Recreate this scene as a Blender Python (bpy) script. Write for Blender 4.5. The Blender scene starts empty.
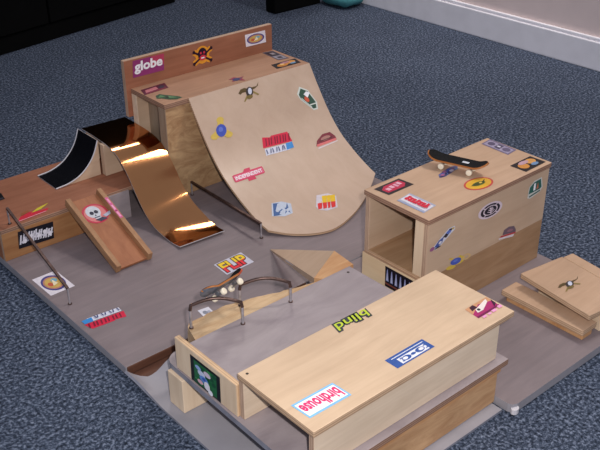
import bpy, bmesh, math, random
from mathutils import Vector, Matrix
from mathutils.geometry import tessellate_polygon
random.seed(7)
S = 0.1                      # everything below is written in decimetres
C = bpy.context.scene.collection
V = Vector

# ------------------------------------------------------------------ materials
def lin(c):
    return tuple(((x/255.0)/12.92 if x/255.0 <= .04045 else ((x/255.0+.055)/1.055)**2.4) for x in c) + (1.0,)
def new_mat(name):
    m = bpy.data.materials.new(name); m.use_nodes = True
    nt = m.node_tree
    return m, nt, nt.nodes['Principled BSDF']
def nd(nt, t, **kw):
    n = nt.nodes.new(t)
    for k, v in kw.items():
        if k.startswith('i_'): n.inputs[k[2:].replace('_', ' ')].default_value = v
        else: setattr(n, k, v)
    return n
def ramp(nt, stops):
    r = nt.nodes.new('ShaderNodeValToRGB')
    els = r.color_ramp.elements
    while len(els) < len(stops): els.new(.5)
    for e, (p, c) in zip(els, stops): e.position = p; e.color = c
    return r
def wood(name, base, dark, axis='X', stretch=14.0, scale=60.0, rough=.55, blotch=.35, spec=.35, knots=0.0, bump=.05):
    m, nt, b = new_mat(name)
    tc = nd(nt, 'ShaderNodeTexCoord'); mp = nd(nt, 'ShaderNodeMapping')
    s = [scale, scale, scale]; s['XYZ'.index(axis)] = scale/stretch
    mp.inputs['Scale'].default_value = s
    nt.links.new(tc.outputs['Object'], mp.inputs['Vector'])
    n1 = nd(nt, 'ShaderNodeTexNoise'); n1.inputs['Scale'].default_value = 2.2; n1.inputs['Detail'].default_value = 6; n1.inputs['Roughness'].default_value = .65; n1.inputs['Distortion'].default_value = .6 + 2.5*knots
    nt.links.new(mp.outputs[0], n1.inputs['Vector'])
    r1 = ramp(nt, [(.30, lin(dark)), (.68, lin(base))])
    nt.links.new(n1.outputs['Fac'], r1.inputs['Fac'])
    n2 = nd(nt, 'ShaderNodeTexNoise'); n2.inputs['Scale'].default_value = 11.0; n2.inputs['Detail'].default_value = 3
    nt.links.new(tc.outputs['Object'], n2.inputs['Vector'])
    mx = nd(nt, 'ShaderNodeMix', data_type='RGBA', blend_type='MULTIPLY')
    mx.inputs['Factor'].default_value = blotch
    r2 = ramp(nt, [(.3, (.6, .58, .56, 1)), (.7, (1, 1, 1, 1))])
    nt.links.new(n2.outputs['Fac'], r2.inputs['Fac'])
    nt.links.new(r1.outputs[0], mx.inputs['A']); nt.links.new(r2.outputs[0], mx.inputs['B'])
    nt.links.new(mx.outputs['Result'], b.inputs['Base Color'])
    b.inputs['Roughness'].default_value = rough; b.inputs['Specular IOR Level'].default_value = spec
    if bump:
        bp = nd(nt, 'ShaderNodeBump'); bp.inputs['Strength'].default_value = bump; bp.inputs['Distance'].default_value = .001
        nt.links.new(n1.outputs['Fac'], bp.inputs['Height']); nt.links.new(bp.outputs[0], b.inputs['Normal'])
    return m
def ply_edge(name, a, c, axis='Z', period=.0034):
    m, nt, b = new_mat(name)
    tc = nd(nt, 'ShaderNodeTexCoord')
    w = nd(nt, 'ShaderNodeTexWave', wave_type='BANDS', bands_direction=axis, wave_profile='SIN')
    w.inputs['Scale'].default_value = .3142/period/1.0
    w.inputs['Distortion'].default_value = .5; w.inputs['Detail'].default_value = 1.0
    nt.links.new(tc.outputs['Object'], w.inputs['Vector'])
    r = ramp(nt, [(.25, lin(a)), (.75, lin(c))]); nt.links.new(w.outputs['Fac'], r.inputs['Fac'])
    n2 = nd(nt, 'ShaderNodeTexNoise'); n2.inputs['Scale'].default_value = 40
    nt.links.new(tc.outputs['Object'], n2.inputs['Vector'])
    mx = nd(nt, 'ShaderNodeMix', data_type='RGBA', blend_type='MULTIPLY'); mx.inputs['Factor'].default_value = .35
    r2 = ramp(nt, [(.3, (.6, .56, .52, 1)), (.7, (1, 1, 1, 1))]); nt.links.new(n2.outputs['Fac'], r2.inputs['Fac'])
    nt.links.new(r.outputs[0], mx.inputs['A']); nt.links.new(r2.outputs[0], mx.inputs['B'])
    nt.links.new(mx.outputs['Result'], b.inputs['Base Color'])
    b.inputs['Roughness'].default_value = .7
    return m
def plain(name, col, rough=.5, metal=0.0, spec=.4, vary=.12, scale=60.0, aniso=0.0):
    m, nt, b = new_mat(name)
    tc = nd(nt, 'ShaderNodeTexCoord'); n = nd(nt, 'ShaderNodeTexNoise'); n.inputs['Scale'].default_value = scale; n.inputs['Detail'].default_value = 4
    nt.links.new(tc.outputs['Object'], n.inputs['Vector'])
    c = lin(col); d = tuple(x*(1-vary*2) for x in c[:3]) + (1,)
    r = ramp(nt, [(.3, d), (.6, c)]); nt.links.new(n.outputs['Fac'], r.inputs['Fac'])
    nt.links.new(r.outputs[0], b.inputs['Base Color'])
    b.inputs['Roughness'].default_value = rough; b.inputs['Metallic'].default_value = metal; b.inputs['Specular IOR Level'].default_value = spec
    return m
_sm = {}
def ink(col):
    if col not in _sm: _sm[col] = plain('sticker_ink_%02x%02x%02x' % col, col, rough=.42, vary=.05, scale=150, spec=.3)
    return _sm[col]

def carpet_mat():
    m, nt, b = new_mat('blue_grey_carpet')
    tc = nd(nt, 'ShaderNodeTexCoord')
    n = nd(nt, 'ShaderNodeTexNoise'); n.inputs['Scale'].default_value = 190; n.inputs['Detail'].default_value = 3; n.inputs['Roughness'].default_value = .7
    v = nd(nt, 'ShaderNodeTexVoronoi'); v.inputs['Scale'].default_value = 260
    n3 = nd(nt, 'ShaderNodeTexNoise'); n3.inputs['Scale'].default_value = 6; n3.inputs['Detail'].default_value = 3
    for x in (n, v, n3): nt.links.new(tc.outputs['Object'], x.inputs['Vector'])
    r = ramp(nt, [(.34, lin((30, 36, 46))), (.5, lin((66, 75, 92))), (.66, lin((126, 135, 154)))])
    nt.links.new(n.outputs['Fac'], r.inputs['Fac'])
    mx = nd(nt, 'ShaderNodeMix', data_type='RGBA', blend_type='MULTIPLY'); mx.inputs['Factor'].default_value = .5
    r2 = ramp(nt, [(.0, (.35, .35, .4, 1)), (.6, (1.2, 1.2, 1.2, 1))]); nt.links.new(v.outputs['Color'], r2.inputs['Fac'])
    nt.links.new(r.outputs[0], mx.inputs['A']); nt.links.new(r2.outputs[0], mx.inputs['B'])
    mx2 = nd(nt, 'ShaderNodeMix', data_type='RGBA', blend_type='MULTIPLY'); mx2.inputs['Factor'].default_value = .35
    r3 = ramp(nt, [(.35, (.7, .7, .72, 1)), (.65, (1, 1, 1, 1))]); nt.links.new(n3.outputs['Fac'], r3.inputs['Fac'])
    nt.links.new(mx.outputs['Result'], mx2.inputs['A']); nt.links.new(r3.outputs[0], mx2.inputs['B'])
    nt.links.new(mx2.outputs['Result'], b.inputs['Base Color'])
    b.inputs['Roughness'].default_value = .95; b.inputs['Specular IOR Level'].default_value = .1
    bp = nd(nt, 'ShaderNodeBump'); bp.inputs['Strength'].default_value = .7; bp.inputs['Distance'].default_value = .004
    nt.links.new(n.outputs['Fac'], bp.inputs['Height']); nt.links.new(bp.outputs[0], b.inputs['Normal'])
    return m

M = {}
M['carpet'] = carpet_mat()
M['wall'] = plain('pale_pink_wall', (226, 206, 202), rough=.9, vary=.03, scale=12)
M['base'] = plain('white_baseboard_paint', (236, 232, 238), rough=.55, vary=.03, scale=20)
M['birch'] = wood('birch_plywood', (220, 191, 160), (204, 174, 144), 'X', stretch=10, scale=26, blotch=.30)
M['birch_y'] = wood('birch_plywood_cross', (240, 214, 178), (228, 198, 160), 'Y', stretch=10, scale=26, blotch=.30)
M['birch_z'] = wood('birch_plywood_upright', (230, 206, 178), (214, 186, 156), 'Z', stretch=10, scale=30, blotch=.25)
M['pale'] = wood('pale_plywood_panel', (230, 208, 184), (212, 188, 162), 'X', stretch=16, scale=34, blotch=.30)
M['ramp'] = wood('ramp_plywood', (198, 172, 152), (190, 163, 142), 'Y', stretch=6, scale=16, rough=.38, blotch=.25, spec=.45, bump=.02)
M['boxtop'] = wood('box_top_plywood', (200, 166, 138), (186, 152, 124), 'X', stretch=10, scale=26, blotch=.3)
M['qtop'] = wood('deck_top_plywood', (180, 138, 110), (162, 120, 94), 'X', stretch=12, scale=24, blotch=.35)
M['boxside'] = wood('box_side_plywood', (206, 178, 152), (194, 164, 138), 'X', stretch=10, scale=20, blotch=.35)
M['boxlow'] = wood('box_lower_plank', (182, 146, 112), (158, 120, 86), 'X', stretch=9, scale=20, blotch=.5, knots=.4)
M['blotch'] = wood('blotchy_plywood', (206, 170, 128), (158, 118, 84), 'X', stretch=2.2, scale=16, blotch=.6, knots=.8)
M['brown'] = wood('reddish_brown_plywood', (166, 110, 84), (144, 90, 66), 'X', stretch=12, scale=26, blotch=.45)
M['brown_y'] = wood('reddish_brown_board', (170, 112, 78), (148, 92, 62), 'Y', stretch=12, scale=28, blotch=.35)
M['pine'] = wood('pine_strip', (176, 134, 98), (150, 106, 74), 'Y', stretch=14, scale=40, blotch=.4)
M['pfront'] = wood('tan_plywood_front', (176, 128, 86), (150, 100, 62), 'X', stretch=12, scale=30, blotch=.45)
M['plank'] = wood('brown_pine_plank', (208, 166, 124), (176, 130, 90), 'X', stretch=5, scale=22, blotch=.5, knots=.7)
M['orange'] = wood('orange_pine', (206, 162, 118), (184, 130, 84), 'X', stretch=8, scale=30, blotch=.35)
M['driftwood'] = wood('rough_sawn_pine', (218, 188, 150), (186, 150, 112), 'X', stretch=7, scale=44, blotch=.55, rough=.85, bump=.5)
M['greybrd'] = wood('grey_hardboard', (138, 124, 126), (122, 110, 113), 'X', stretch=9, scale=22, rough=.5, blotch=.35, spec=.4, bump=.02)
M['greytop'] = wood('grey_hardboard_scuffed', (164, 152, 154), (142, 130, 134), 'X', stretch=3, scale=14, rough=.45, blotch=.45, spec=.4, bump=.02)
M['greyedge'] = plain('grey_painted_edge', (134, 134, 146), rough=.6, vary=.12, scale=60)
M['greysheet'] = plain('grey_laminate_sheet', (150, 146, 152), rough=.5, vary=.06, scale=22)
M['edge'] = ply_edge('plywood_edge', (206, 174, 142), (172, 138, 110))
M['edge_d'] = ply_edge('plywood_edge_dark', (168, 132, 110), (132, 98, 80))
M['edge_x'] = ply_edge('plywood_edge_side', (216, 184, 148), (196, 160, 124), 'X')
M['edge_y'] = ply_edge('plywood_edge_front', (196, 166, 142), (172, 140, 118), 'Y')
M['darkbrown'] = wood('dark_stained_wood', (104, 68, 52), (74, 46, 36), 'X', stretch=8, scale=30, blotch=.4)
M['qinner'] = wood('box_inner_plywood', (168, 148, 128), (140, 118, 98), 'Z', stretch=5, scale=20, blotch=.6)
M['copper'] = plain('polished_copper_sheet', (208, 142, 92), rough=.08, metal=1.0, vary=.04, scale=14)
M['black'] = plain('black_plastic_sheet', (20, 20, 24), rough=.13, vary=.05, scale=20, spec=.6)
M['blackfur'] = plain('black_furniture', (13, 13, 13), rough=.85, vary=.1, scale=10, spec=.05)
M['whitestrip'] = plain('white_edge_strip', (205, 200, 205), rough=.5, vary=.05)
M['steel'] = plain('bare_steel_rod', (186, 180, 184), rough=.32, metal=.55, vary=.2, scale=90)
M['rust'] = plain('dark_tarnished_steel', (104, 82, 76), rough=.38, metal=.75, vary=.25, scale=90)
M['grip'] = plain('black_grip_tape', (24, 23, 24), rough=.9, vary=.3, scale=400, spec=.2)
M['deckwood'] = wood('fingerboard_maple', (176, 112, 56), (150, 86, 40), 'X', stretch=10, scale=120, blotch=.2)
M['deckred'] = plain('fingerboard_red_print', (188, 78, 46), rough=.4, vary=.3, scale=90)
M['deckgrey'] = plain('fingerboard_grey_print', (104, 108, 118), rough=.4, vary=.25, scale=120)
M['wheel'] = plain('cream_urethane_wheel', (232, 220, 198), rough=.4, vary=.04)
M['truck'] = plain('cast_truck_metal', (168, 166, 168), rough=.35, metal=.9, vary=.1, scale=200)
M['teal'] = plain('teal_fabric', (70, 136, 142), rough=.9, vary=.15, scale=60)
M['screw'] = plain('dark_screw_head', (60, 50, 46), rough=.5, metal=.6)

# ------------------------------------------------------------------ object helpers
ROOTS = {}
def tag(o, label=None, cat=None, group=None, kind=None):
    if label: o['label'] = label
    if cat: o['category'] = cat
    if group: o['group'] = group
    if kind: o['kind'] = kind
    return o
def thing(name, label, cat, loc=(0, 0, 0), group=None):
    o = bpy.data.objects.new(name, None); C.objects.link(o)
    o.empty_display_size = .02
    o.location = V(loc)*S
    tag(o, label, cat, group)
    ROOTS[o.name] = V(loc)
    return o
class MB:
    """collects shapes (decimetres, world space) for ONE mesh"""
    def __init__(s): s.v = []; s.f = []; s.m = []; s.sm = []
    def add(s, vs, fs, mi=0, smooth=False):
        b = len(s.v); s.v += [V(p) for p in vs]
        for f in fs: s.f.append(tuple(b+i for i in f)); s.m.append(mi); s.sm.append(smooth)
        return s
    def box(s, a, b, bev=.012, mi=0, thin=None, emi=1, mat=None):
        """bevelled box; faces across axis `thin` get mi, the rest (edges) emi"""
        bm = bmesh.new(); bmesh.ops.create_cube(bm, size=1)
        a, b = V(a), V(b); c = (a+b)/2; d = b-a
        for v in bm.verts: v.co = V((v.co.x*d.x, v.co.y*d.y, v.co.z*d.z))
        bev = min(bev, min(abs(x) for x in d)*.3)
        if bev > 0: bmesh.ops.bevel(bm, geom=bm.edges[:], offset=bev, segments=2, affect='EDGES', profile=.6)
        bm.normal_update(); bm.verts.index_update()
        base = len(s.v)
        for v in bm.verts:
            p = c+v.co
            s.v.append(mat @ p if mat else p)
        for f in bm.faces:
            s.f.append(tuple(base+v.index for v in f.verts)); s.sm.append(False)
            k = mi
            if thin is not None and abs(f.normal['XYZ'.index(thin)]) < .8: k = emi
            s.m.append(k)
        bm.free(); return s
    def prism(s, pts, z0, z1, mi=0, emi=0):
        """extrude a plan polygon (ccw) between z0 and z1 (numbers or per-point lists)"""
        n = len(pts)
        a = [(p[0], p[1], z0[i] if isinstance(z0, (list, tuple)) else z0) for i, p in enumerate(pts)]
        b = [(p[0], p[1], z1[i] if isinstance(z1, (list, tuple)) else z1) for i, p in enumerate(pts)]
        s.add(b, [tuple(range(n))], mi); s.add(a, [tuple(reversed(range(n)))], mi)
        s.add(a+b, [(i, (i+1) % n, n+(i+1) % n, n+i) for i in range(n)], emi); return s
    def tube(s, pts, r, seg=10, mi=0, square=False):
        pts = [V(p) for p in pts]; rings = []
        up = None
        for i, p in enumerate(pts):
            t = (pts[min(i+1, len(pts)-1)]-pts[max(i-1, 0)]).normalized()
            if up is None:
                up = V((0, 0, 1)) if abs(t.z) < .9 else V((1, 0, 0))
            x = t.cross(up)
            if x.length < 1e-4: x = t.orthogonal()
            x.normalize(); y = x.cross(t).normalized(); up = y
            n = 4 if square else seg
            rings.append([p+(x*math.cos(2*math.pi*(k+.5*square)/n)+y*math.sin(2*math.pi*(k+.5*square)/n))*r for k in range(n)])
        n = len(rings[0]); vs = [q for r_ in rings for q in r_]
        fs = [(i*n+k, i*n+(k+1) % n, (i+1)*n+(k+1) % n, (i+1)*n+k) for i in range(len(rings)-1) for k in range(n)]
        s.add(vs, fs, mi, not square)
        s.add(rings[0], [tuple(reversed(range(n)))], mi); s.add(rings[-1], [tuple(range(n))], mi)
        return s
    def sheet(s, grid, th, mi=0, emi=1, smooth=True, side=None):
        """grid[i][j] of points -> solid sheet, thickened downwards along local normals"""
        R, K = len(grid), len(grid[0])
        top = [[V(p) for p in row] for row in grid]; bot = []
        for i in range(R):
            row = []
            for j in range(K):
                du = top[min(i+1, R-1)][j]-top[max(i-1, 0)][j]; dv = top[i][min(j+1, K-1)]-top[i][max(j-1, 0)]
                nrm = du.cross(dv).normalized(); row.append(top[i][j]-nrm*th)
            bot.append(row)
        q = lambda i, j: i*K+j
        s.add([p for r in top for p in r], [(q(i, j), q(i+1, j), q(i+1, j+1), q(i, j+1)) for i in range(R-1) for j in range(K-1)], mi, smooth)
        s.add([p for r in bot for p in r], [(q(i, j), q(i, j+1), q(i+1, j+1), q(i+1, j)) for i in range(R-1) for j in range(K-1)], emi, smooth)
        loop = [(i, 0) for i in range(R)]+[(R-1, j) for j in range(1, K)]+[(i, K-1) for i in range(R-2, -1, -1)]+[(0, j) for j in range(K-2, 0, -1)]
        n = len(loop)
        s.add([top[i][j] for i, j in loop]+[bot[i][j] for i, j in loop], [(k, n+k, n+(k+1) % n, (k+1) % n) for k in range(n)], emi if side is None else side)
        return s
    def build(s, name, mats, parent=None, label=None):
        if not isinstance(mats, (list, tuple)): mats = [mats]
        off = V((0, 0, 0))
        p = parent
        while p is not None:
            if p.name in ROOTS: off = ROOTS[p.name]
            p = p.parent
        me = bpy.data.meshes.new(name)
        me.from_pydata([tuple((v-off)*S) for v in s.v], [], s.f)
        for m in mats: me.materials.append(m)
        for pl, mi, sm in zip(me.polygons, s.m, s.sm): pl.material_index = min(mi, len(mats)-1); pl.use_smooth = sm
        me.update()
        o = bpy.data.objects.new(name, me); C.objects.link(o)
        if parent: o.parent = parent
        if label: o['label'] = label
        return o

# ------------------------------------------------------------------ lettering and stickers
_tc = {}
def glyphs(txt, bold=.03, shear=0.0):
    k = (txt, bold, shear)
    if k in _tc: return _tc[k]
    cu = bpy.data.curves.new('lettering', 'FONT'); cu.body = txt; cu.size = 1; cu.offset = bold; cu.resolution_u = 3; cu.shear = shear; cu.fill_mode = 'FRONT'
    o = bpy.data.objects.new('lettering', cu); C.objects.link(o)
    bpy.context.view_layer.update()
    me = o.evaluated_get(bpy.context.evaluated_depsgraph_get()).to_mesh()
    vs = [(v.co.x, v.co.y) for v in me.vertices]; fs = [tuple(p.vertices) for p in me.polygons]
    o.evaluated_get(bpy.context.evaluated_depsgraph_get()).to_mesh_clear()
    bpy.data.objects.remove(o); bpy.data.curves.remove(cu)
    x0 = min(v[0] for v in vs); x1 = max(v[0] for v in vs); y0 = min(v[1] for v in vs); y1 = max(v[1] for v in vs)
    vs = [((x-x0)/(x1-x0), (y-y0)/(y1-y0)) for x, y in vs]
    _tc[k] = (vs, fs); return _tc[k]
W_, K_, R_ = (238, 236, 240), (22, 22, 26), (206, 34, 62)
class Art:
    """a flat printed design in unit coordinates: list of (colour, verts, faces), later ones lie on top"""
    def __init__(s): s.L = []
    def poly(s, col, pts):
        tri = tessellate_polygon([[V((x, y, 0)) for x, y in pts]])
        s.L.append((col, list(pts), [tuple(t) for t in tri])); return s
    def rect(s, col, x0=0, y0=0, x1=1, y1=1, n=5):
        vs = [(x0+(x1-x0)*i/n, y0+(y1-y0)*j/n) for j in range(n+1) for i in range(n+1)]
        fs = [(j*(n+1)+i, j*(n+1)+i+1, (j+1)*(n+1)+i+1, (j+1)*(n+1)+i) for j in range(n) for i in range(n)]
        s.L.append((col, vs, fs)); return s
    def ell(s, col, cx=.5, cy=.5, rx=.5, ry=.5, n=28):
        vs = [(cx, cy)]+[(cx+rx*math.cos(2*math.pi*k/n), cy+ry*math.sin(2*math.pi*k/n)) for k in range(n)]
        s.L.append((col, vs, [(0, 1+k, 1+(k+1) % n) for k in range(n)])); return s
    def ring(s, col, cx, cy, rx, ry, w, n=32, a0=0, a1=360):
        vs, fs = [], []
        for k in range(n+1):
            a = math.radians(a0+(a1-a0)*k/n)
            vs += [(cx+rx*math.cos(a), cy+ry*math.sin(a)), (cx+rx*(1-w)*math.cos(a), cy+ry*(1-w)*math.sin(a))]
        for k in range(n): fs.append((2*k, 2*k+2, 2*k+3, 2*k+1))
        s.L.append((col, vs, fs)); return s
    def text(s, col, txt, x0, y0, x1, y1, bold=.03, shear=0.0):
        vs, fs = glyphs(txt, bold, shear)
        s.L.append((col, [(x0+(x1-x0)*x, y0+(y1-y0)*y) for x, y in vs], fs)); return s
    def text_above(s, col, txt, x0, y0, x1, y1, cut, bold=.03):
        vs, fs = glyphs(txt, bold); out, of = [], []
        for f in fs:
            P = [vs[i] for i in f]; Q = []
            for p, q in zip(P, P[1:]+P[:1]):
                if p[1] >= cut: Q.append(p)
                if (p[1]-cut)*(q[1]-cut) < 0:
                    u = (cut-p[1])/(q[1]-p[1]); Q.append((p[0]+(q[0]-p[0])*u, cut))
            if len(Q) > 2: of.append(tuple(range(len(out), len(out)+len(Q)))); out += Q
        s.L.append((col, [(x0+(x1-x0)*x, y0+(y1-y0)*y) for x, y in out], of)); return s
    def line(s, col, a, b, w):
        a, b = V(a), V(b); d = (b-a).normalized(); p = V((-d.y, d.x))*w/2
        return s.poly(col, [tuple(a-p), tuple(b-p), tuple(b+p), tuple(a+p)])
def flat(BL, BR, TL, flip=False):
    BL, BR, TL = V(BL), V(BR), V(TL); U, W = BR-BL, TL-BL
    n = U.cross(W).normalized()
    return lambda u, v, h: BL+U*u+W*v+n*h
def stick(parent, art, fn, label, lift=.004):
    mb = MB(); cols = []
    for k, (col, vs, fs) in enumerate(art.L):
        if col not in cols: cols.append(col)
        mb.add([fn(u, v, lift+.0012*k) for u, v in vs], fs, cols.index(col))
    return mb.build('sticker', [ink(c) for c in cols], parent, label)

def art_globe(): return Art().rect((142, 54, 110)).poly((178, 62, 92), [(.45, .4), (1, .4), (1, 1), (.6, 1)]).text(W_, 'globe', .05, .16, .95, .9, .035)
def art_skull():
    a = Art(); o = (226, 150, 48)
    for p, q in (((.08, .2), (.95, .72)), ((.1, .72), (.9, .18))): a.line(o, p, q, .26)
    a.ell(o, .5, .52, .34, .4)
    for p, q in (((.08, .2), (.95, .72)), ((.1, .72), (.9, .18))): a.line((52, 24, 40), p, q, .09)
    for x, y in ((.08, .2), (.95, .72), (.1, .72), (.9, .18)): a.ell((40, 20, 36), x, y, .07, .08, 10)
    a.ell((38, 20, 40), .5, .56, .22, .28).ell((206, 52, 74), .5, .4, .16, .12).rect(W_, .42, .36, .58, .42, 1)
    a.ell((206, 52, 74), .42, .62, .05, .06, 8).ell((206, 52, 74), .58, .62, .05, .06, 8)
    return a
def art_oval():
    return (Art().rect((226, 218, 226)).ell((74, 70, 132), .5, .5, .43, .4).ell((188, 132, 110), .5, .5, .36, .32).ell((206, 170, 92), .5, .5, .3, .26)
            .ell((120, 170, 190), .6, .6, .12, .1).ell((196, 96, 70), .36, .46, .1, .1).poly((240, 226, 190), [(.4, .35), (.62, .4), (.55, .66)]))
def art_maroon(): return Art().rect((92, 36, 56)).poly((190, 116, 122), [(.1, .25), (.62, .3), (.6, .8), (.14, .72)]).ell((60, 52, 66), .78, .5, .12, .26).rect((150, 52, 76), .1, .05, .9, .15, 1)
def art_green():
    return (Art().poly((52, 84, 60), [(0, .55), (.12, .85), (.35, .95), (.5, .75), (.95, .3), (1, .12), (.7, .05), (.4, .2), (.2, .45)])
            .poly((82, 128, 84), [(.1, .6), (.3, .8), (.45, .6), (.3, .55)]).poly((100, 140, 100), [(.5, .35), (.85, .2), (.7, .4), (.55, .55)]).ell((34, 52, 44), .45, .45, .06, .09, 10))
def art_redblue(): return Art().poly((150, 62, 82), [(0, .75), (.25, .6), (.1, .25), (.5, .3), (.9, .0), (.8, .5), (1, .8), (.6, .75), (.4, 1)]).ell((60, 66, 104), .45, .52, .25, .25).ell((120, 84, 100), .75, .6, .1, .1, 10)
def art_greyblack(): return Art().rect((88, 82, 96)).rect((146, 140, 150), .1, .08, .9, .42).rect((48, 46, 54), .12, .5, .88, .9).rect((150, 140, 146), .35, .6, .7, .8, 2).rect((60, 56, 66), .3, .15, .7, .32, 2)
def art_blackorange(): return Art().rect((30, 26, 30)).ell((196, 126, 56), .34, .42, .22, .3).ell((206, 142, 70), .68, .6, .22, .28).ell((172, 120, 130), .5, .72, .2, .16).ell((110, 146, 176), .74, .3, .12, .14).ell((240, 200, 120), .34, .5, .1, .1, 12)
def art_eagle():
    br = (92, 74, 44)
    return (Art().poly(br, [(0, .62), (.12, .82), (.3, .86), (.42, .78), (.42, .58), (.2, .6), (.08, .52)]).poly(br, [(1, 1), (.88, .78), (.62, .78), (.56, .6), (.8, .66), (.95, .78)])
            .poly((140, 120, 70), [(.42, .5), (.2, .04), (.27, .02), (.5, .4)]).poly((140, 120, 70), [(.62, .5), (.9, .2), (.96, .26), (.66, .58)])
            .ell((60, 52, 52), .52, .55, .17, .3).ell((206, 208, 224), .54, .58, .09, .2).ell((120, 100, 56), .5, .24, .14, .12))
def art_bluedot():
    y = (206, 176, 84)
    a = Art()
    for k in (90, 215, 325):
        r = math.radians(k); c, s_ = math.cos(r), math.sin(r)
        a.line(y, (.5, .5), (.5+.4*c, .5+.42*s_), .26).ell(y, .5+.38*c, .5+.38*s_, .16, .12, 12)
    return a.ell((66, 84, 176), .5, .48, .22, .24).ell((96, 114, 196), .48, .52, .1, .1, 10)
def art_badge():
    return (Art().poly((206, 212, 204), [(0, .4), (.1, .9), (.5, 1), (.95, .6), (1, .2), (.8, 0), (.15, .2)]).poly((56, 84, 70), [(.08, .42), (.16, .84), (.5, .92), (.88, .56), (.92, .22), (.78, .08), (.18, .26)])
            .poly(W_, [(.3, .6), (.5, .55), (.6, .9), (.42, .86)]).ell((206, 92, 66), .46, .42, .12, .14).line((206, 212, 204), (.62, .2), (.9, .5), .05).line((206, 212, 204), (.2, .3), (.7, .12), .05))
def art_vans():
    r, d = (208, 34, 68), (112, 22, 46)
    a = Art().poly(r, [(0, .44), (.04, 1), (.3, .92), (.34, .99), (.9, 1), (1, .44)]).rect((214, 214, 228), .04, 0, .86, .38, 4).poly((58, 136, 204), [(.74, .02), (1, .06), (.98, .42), (.76, .4)])
    for x in (.12, .22, .3, .42, .5, .6, .7, .78, .9): a.line(d, (x, .52), (x+.03, .9), .03)
    for k, x in enumerate((.1, .2, .3, .4, .5, .6, .68)): a.line((70, 78, 120), (x, .06), (x+(.03 if k % 2 else -.02), .32), .03)
    return a
def art_cap(body=(124, 44, 58)):
    return (Art().poly(body, [(.02, .35), (.1, .7), (.4, .98), (.75, .95), (.95, .6), (.98, .36)]).rect((214, 110, 110), .06, .3, .96, .46, 3).poly((216, 202, 204), [(.1, .12), (1, .2), (1, .27), (.08, .22)])
            .ell((170, 120, 110), .5, .68, .22, .13).line((60, 34, 40), (.2, .6), (.8, .6), .04))
def art_indep():
    m = (198, 40, 82)
    return (Art().poly(m, [(.3, .8), (.44, 1.5), (.62, 1.5), (.6, .8)]).poly(m, [(.42, .2), (.4, -.55), (.66, -.55), (.64, .2)]).poly(m, [(.0, .0), (.0, 1), (.06, 1.1), (.98, 1.1), (1, 1), (1, 0), (.94, -.1), (.04, -.1)])
            .rect((214, 100, 132), .03, .1, .97, .9, 4).text(W_, 'INDEPENDENT', .06, .22, .94, .78, .02))
def art_planb():
    return (Art().poly((186, 194, 210), [(0, .1), (.02, .95), (.5, 1), (.95, .8), (1, .1), (.6, -.05)]).text((66, 96, 146), 'B', .08, .08, .56, .92, .08).poly((66, 96, 146), [(.62, .55), (.7, .55), (.76, .9), (.8, .58), (.95, .56), (.84, .42), (.9, .12), (.76, .3), (.62, .12), (.68, .4)]))
def art_flip(halo=(206, 198, 206)):
    a = Art().poly(halo, [(0, .3), (.06, .96), (.6, 1.04), (.98, .86), (1, .1), (.5, -.04), (.1, .1)])
    y, r = (226, 186, 44), (214, 48, 50)
    for x, w in ((.1, .2), (.34, .18), (.56, .12), (.72, .2)):
        a.poly(y, [(x-.02, .5), (x-.04, .9), (x+w, .92), (x+w, .5)]).poly(r, [(x, .1), (x-.02, .5), (x+w, .5), (x+w-.02, .14)])
    return a
def art_flipdeck():
    a = Art().rect((196, 194, 208))
    a.text((54, 26, 30), 'FLIP', .05, .08, .97, .95, .085)
    a.text((222, 40, 54), 'FLIP', .08, .12, .94, .9, .035)
    a.text_above((236, 200, 44), 'FLIP', .08, .12, .94, .9, .5, .035)
    return a
def art_small(): return Art().poly((212, 210, 220), [(0, .05), (.05, 1), (1, .95), (.95, 0)]).ell((130, 132, 146), .4, .5, .2, .22).ell((160, 160, 176), .7, .4, .14, .2).rect((96, 98, 112), .5, .1, .8, .2, 1)
def art_fallen():
    a = Art().rect((26, 24, 34)); rnd = random.Random(4)
    pts = [(.08+.84*k/12) for k in range(13)]
    for k, x in enumerate(pts):
        a.line((214, 210, 222), (x-.03, .2+.12*rnd.random()), (x+.03*rnd.random(), .66+.24*rnd.random()), .045)
        if k < 12: a.line((214, 210, 222), (x, .3+.4*rnd.random()), (x+.09, .3+.4*rnd.random()), .07)
    for x, y in ((.16, .4), (.34, .6), (.55, .5), (.72, .62), (.86, .42)): a.ell((226, 222, 232), x, y, .05, .12, 12)
    return a
def art_redyellow(): return Art().poly((204, 48, 66), [(0, .02), (.95, .06), (1, .4), (.6, .46), (.3, .7), (.02, .5)]).poly((214, 196, 60), [(.4, .5), (.7, .55), (.92, .95), (.55, .8)]).line((222, 160, 168), (.02, .08), (.95, .12), .07).poly((150, 92, 60), [(.05, .55), (.3, .7), (.2, .95), (0, .85)])
def art_blackred(): return Art().rect((42, 32, 36)).poly((186, 40, 72), [(.1, .2), (.1, .62), (.3, .86), (.9, .86), (.9, .4), (.72, .16)]).rect((226, 170, 186), .2, .34, .34, .6, 1).rect((226, 170, 186), .38, .4, .5, .68, 1).rect((222, 160, 180), .55, .36, .64, .7, 1).rect((226, 170, 186), .68, .44, .8, .74, 1)
def art_whitered(): return Art().rect((168, 172, 190)).rect((216, 212, 220), .03, .2, .97, .86).rect((150, 158, 186), 0, 0, 1, .1, 4)
def art_whitered_marks(a):
    for k, x in enumerate((.1, .22, .33, .45, .57, .68, .8)):
        a.rect((206, 36, 62), x, .34, x+.09, .74 if k % 3 else .8, 1)
        a.rect((206, 36, 62), x-.02, (.42, .6, .34)[k % 3], x+.13, (.54, .72, .46)[k % 3], 1)
    return a
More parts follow.
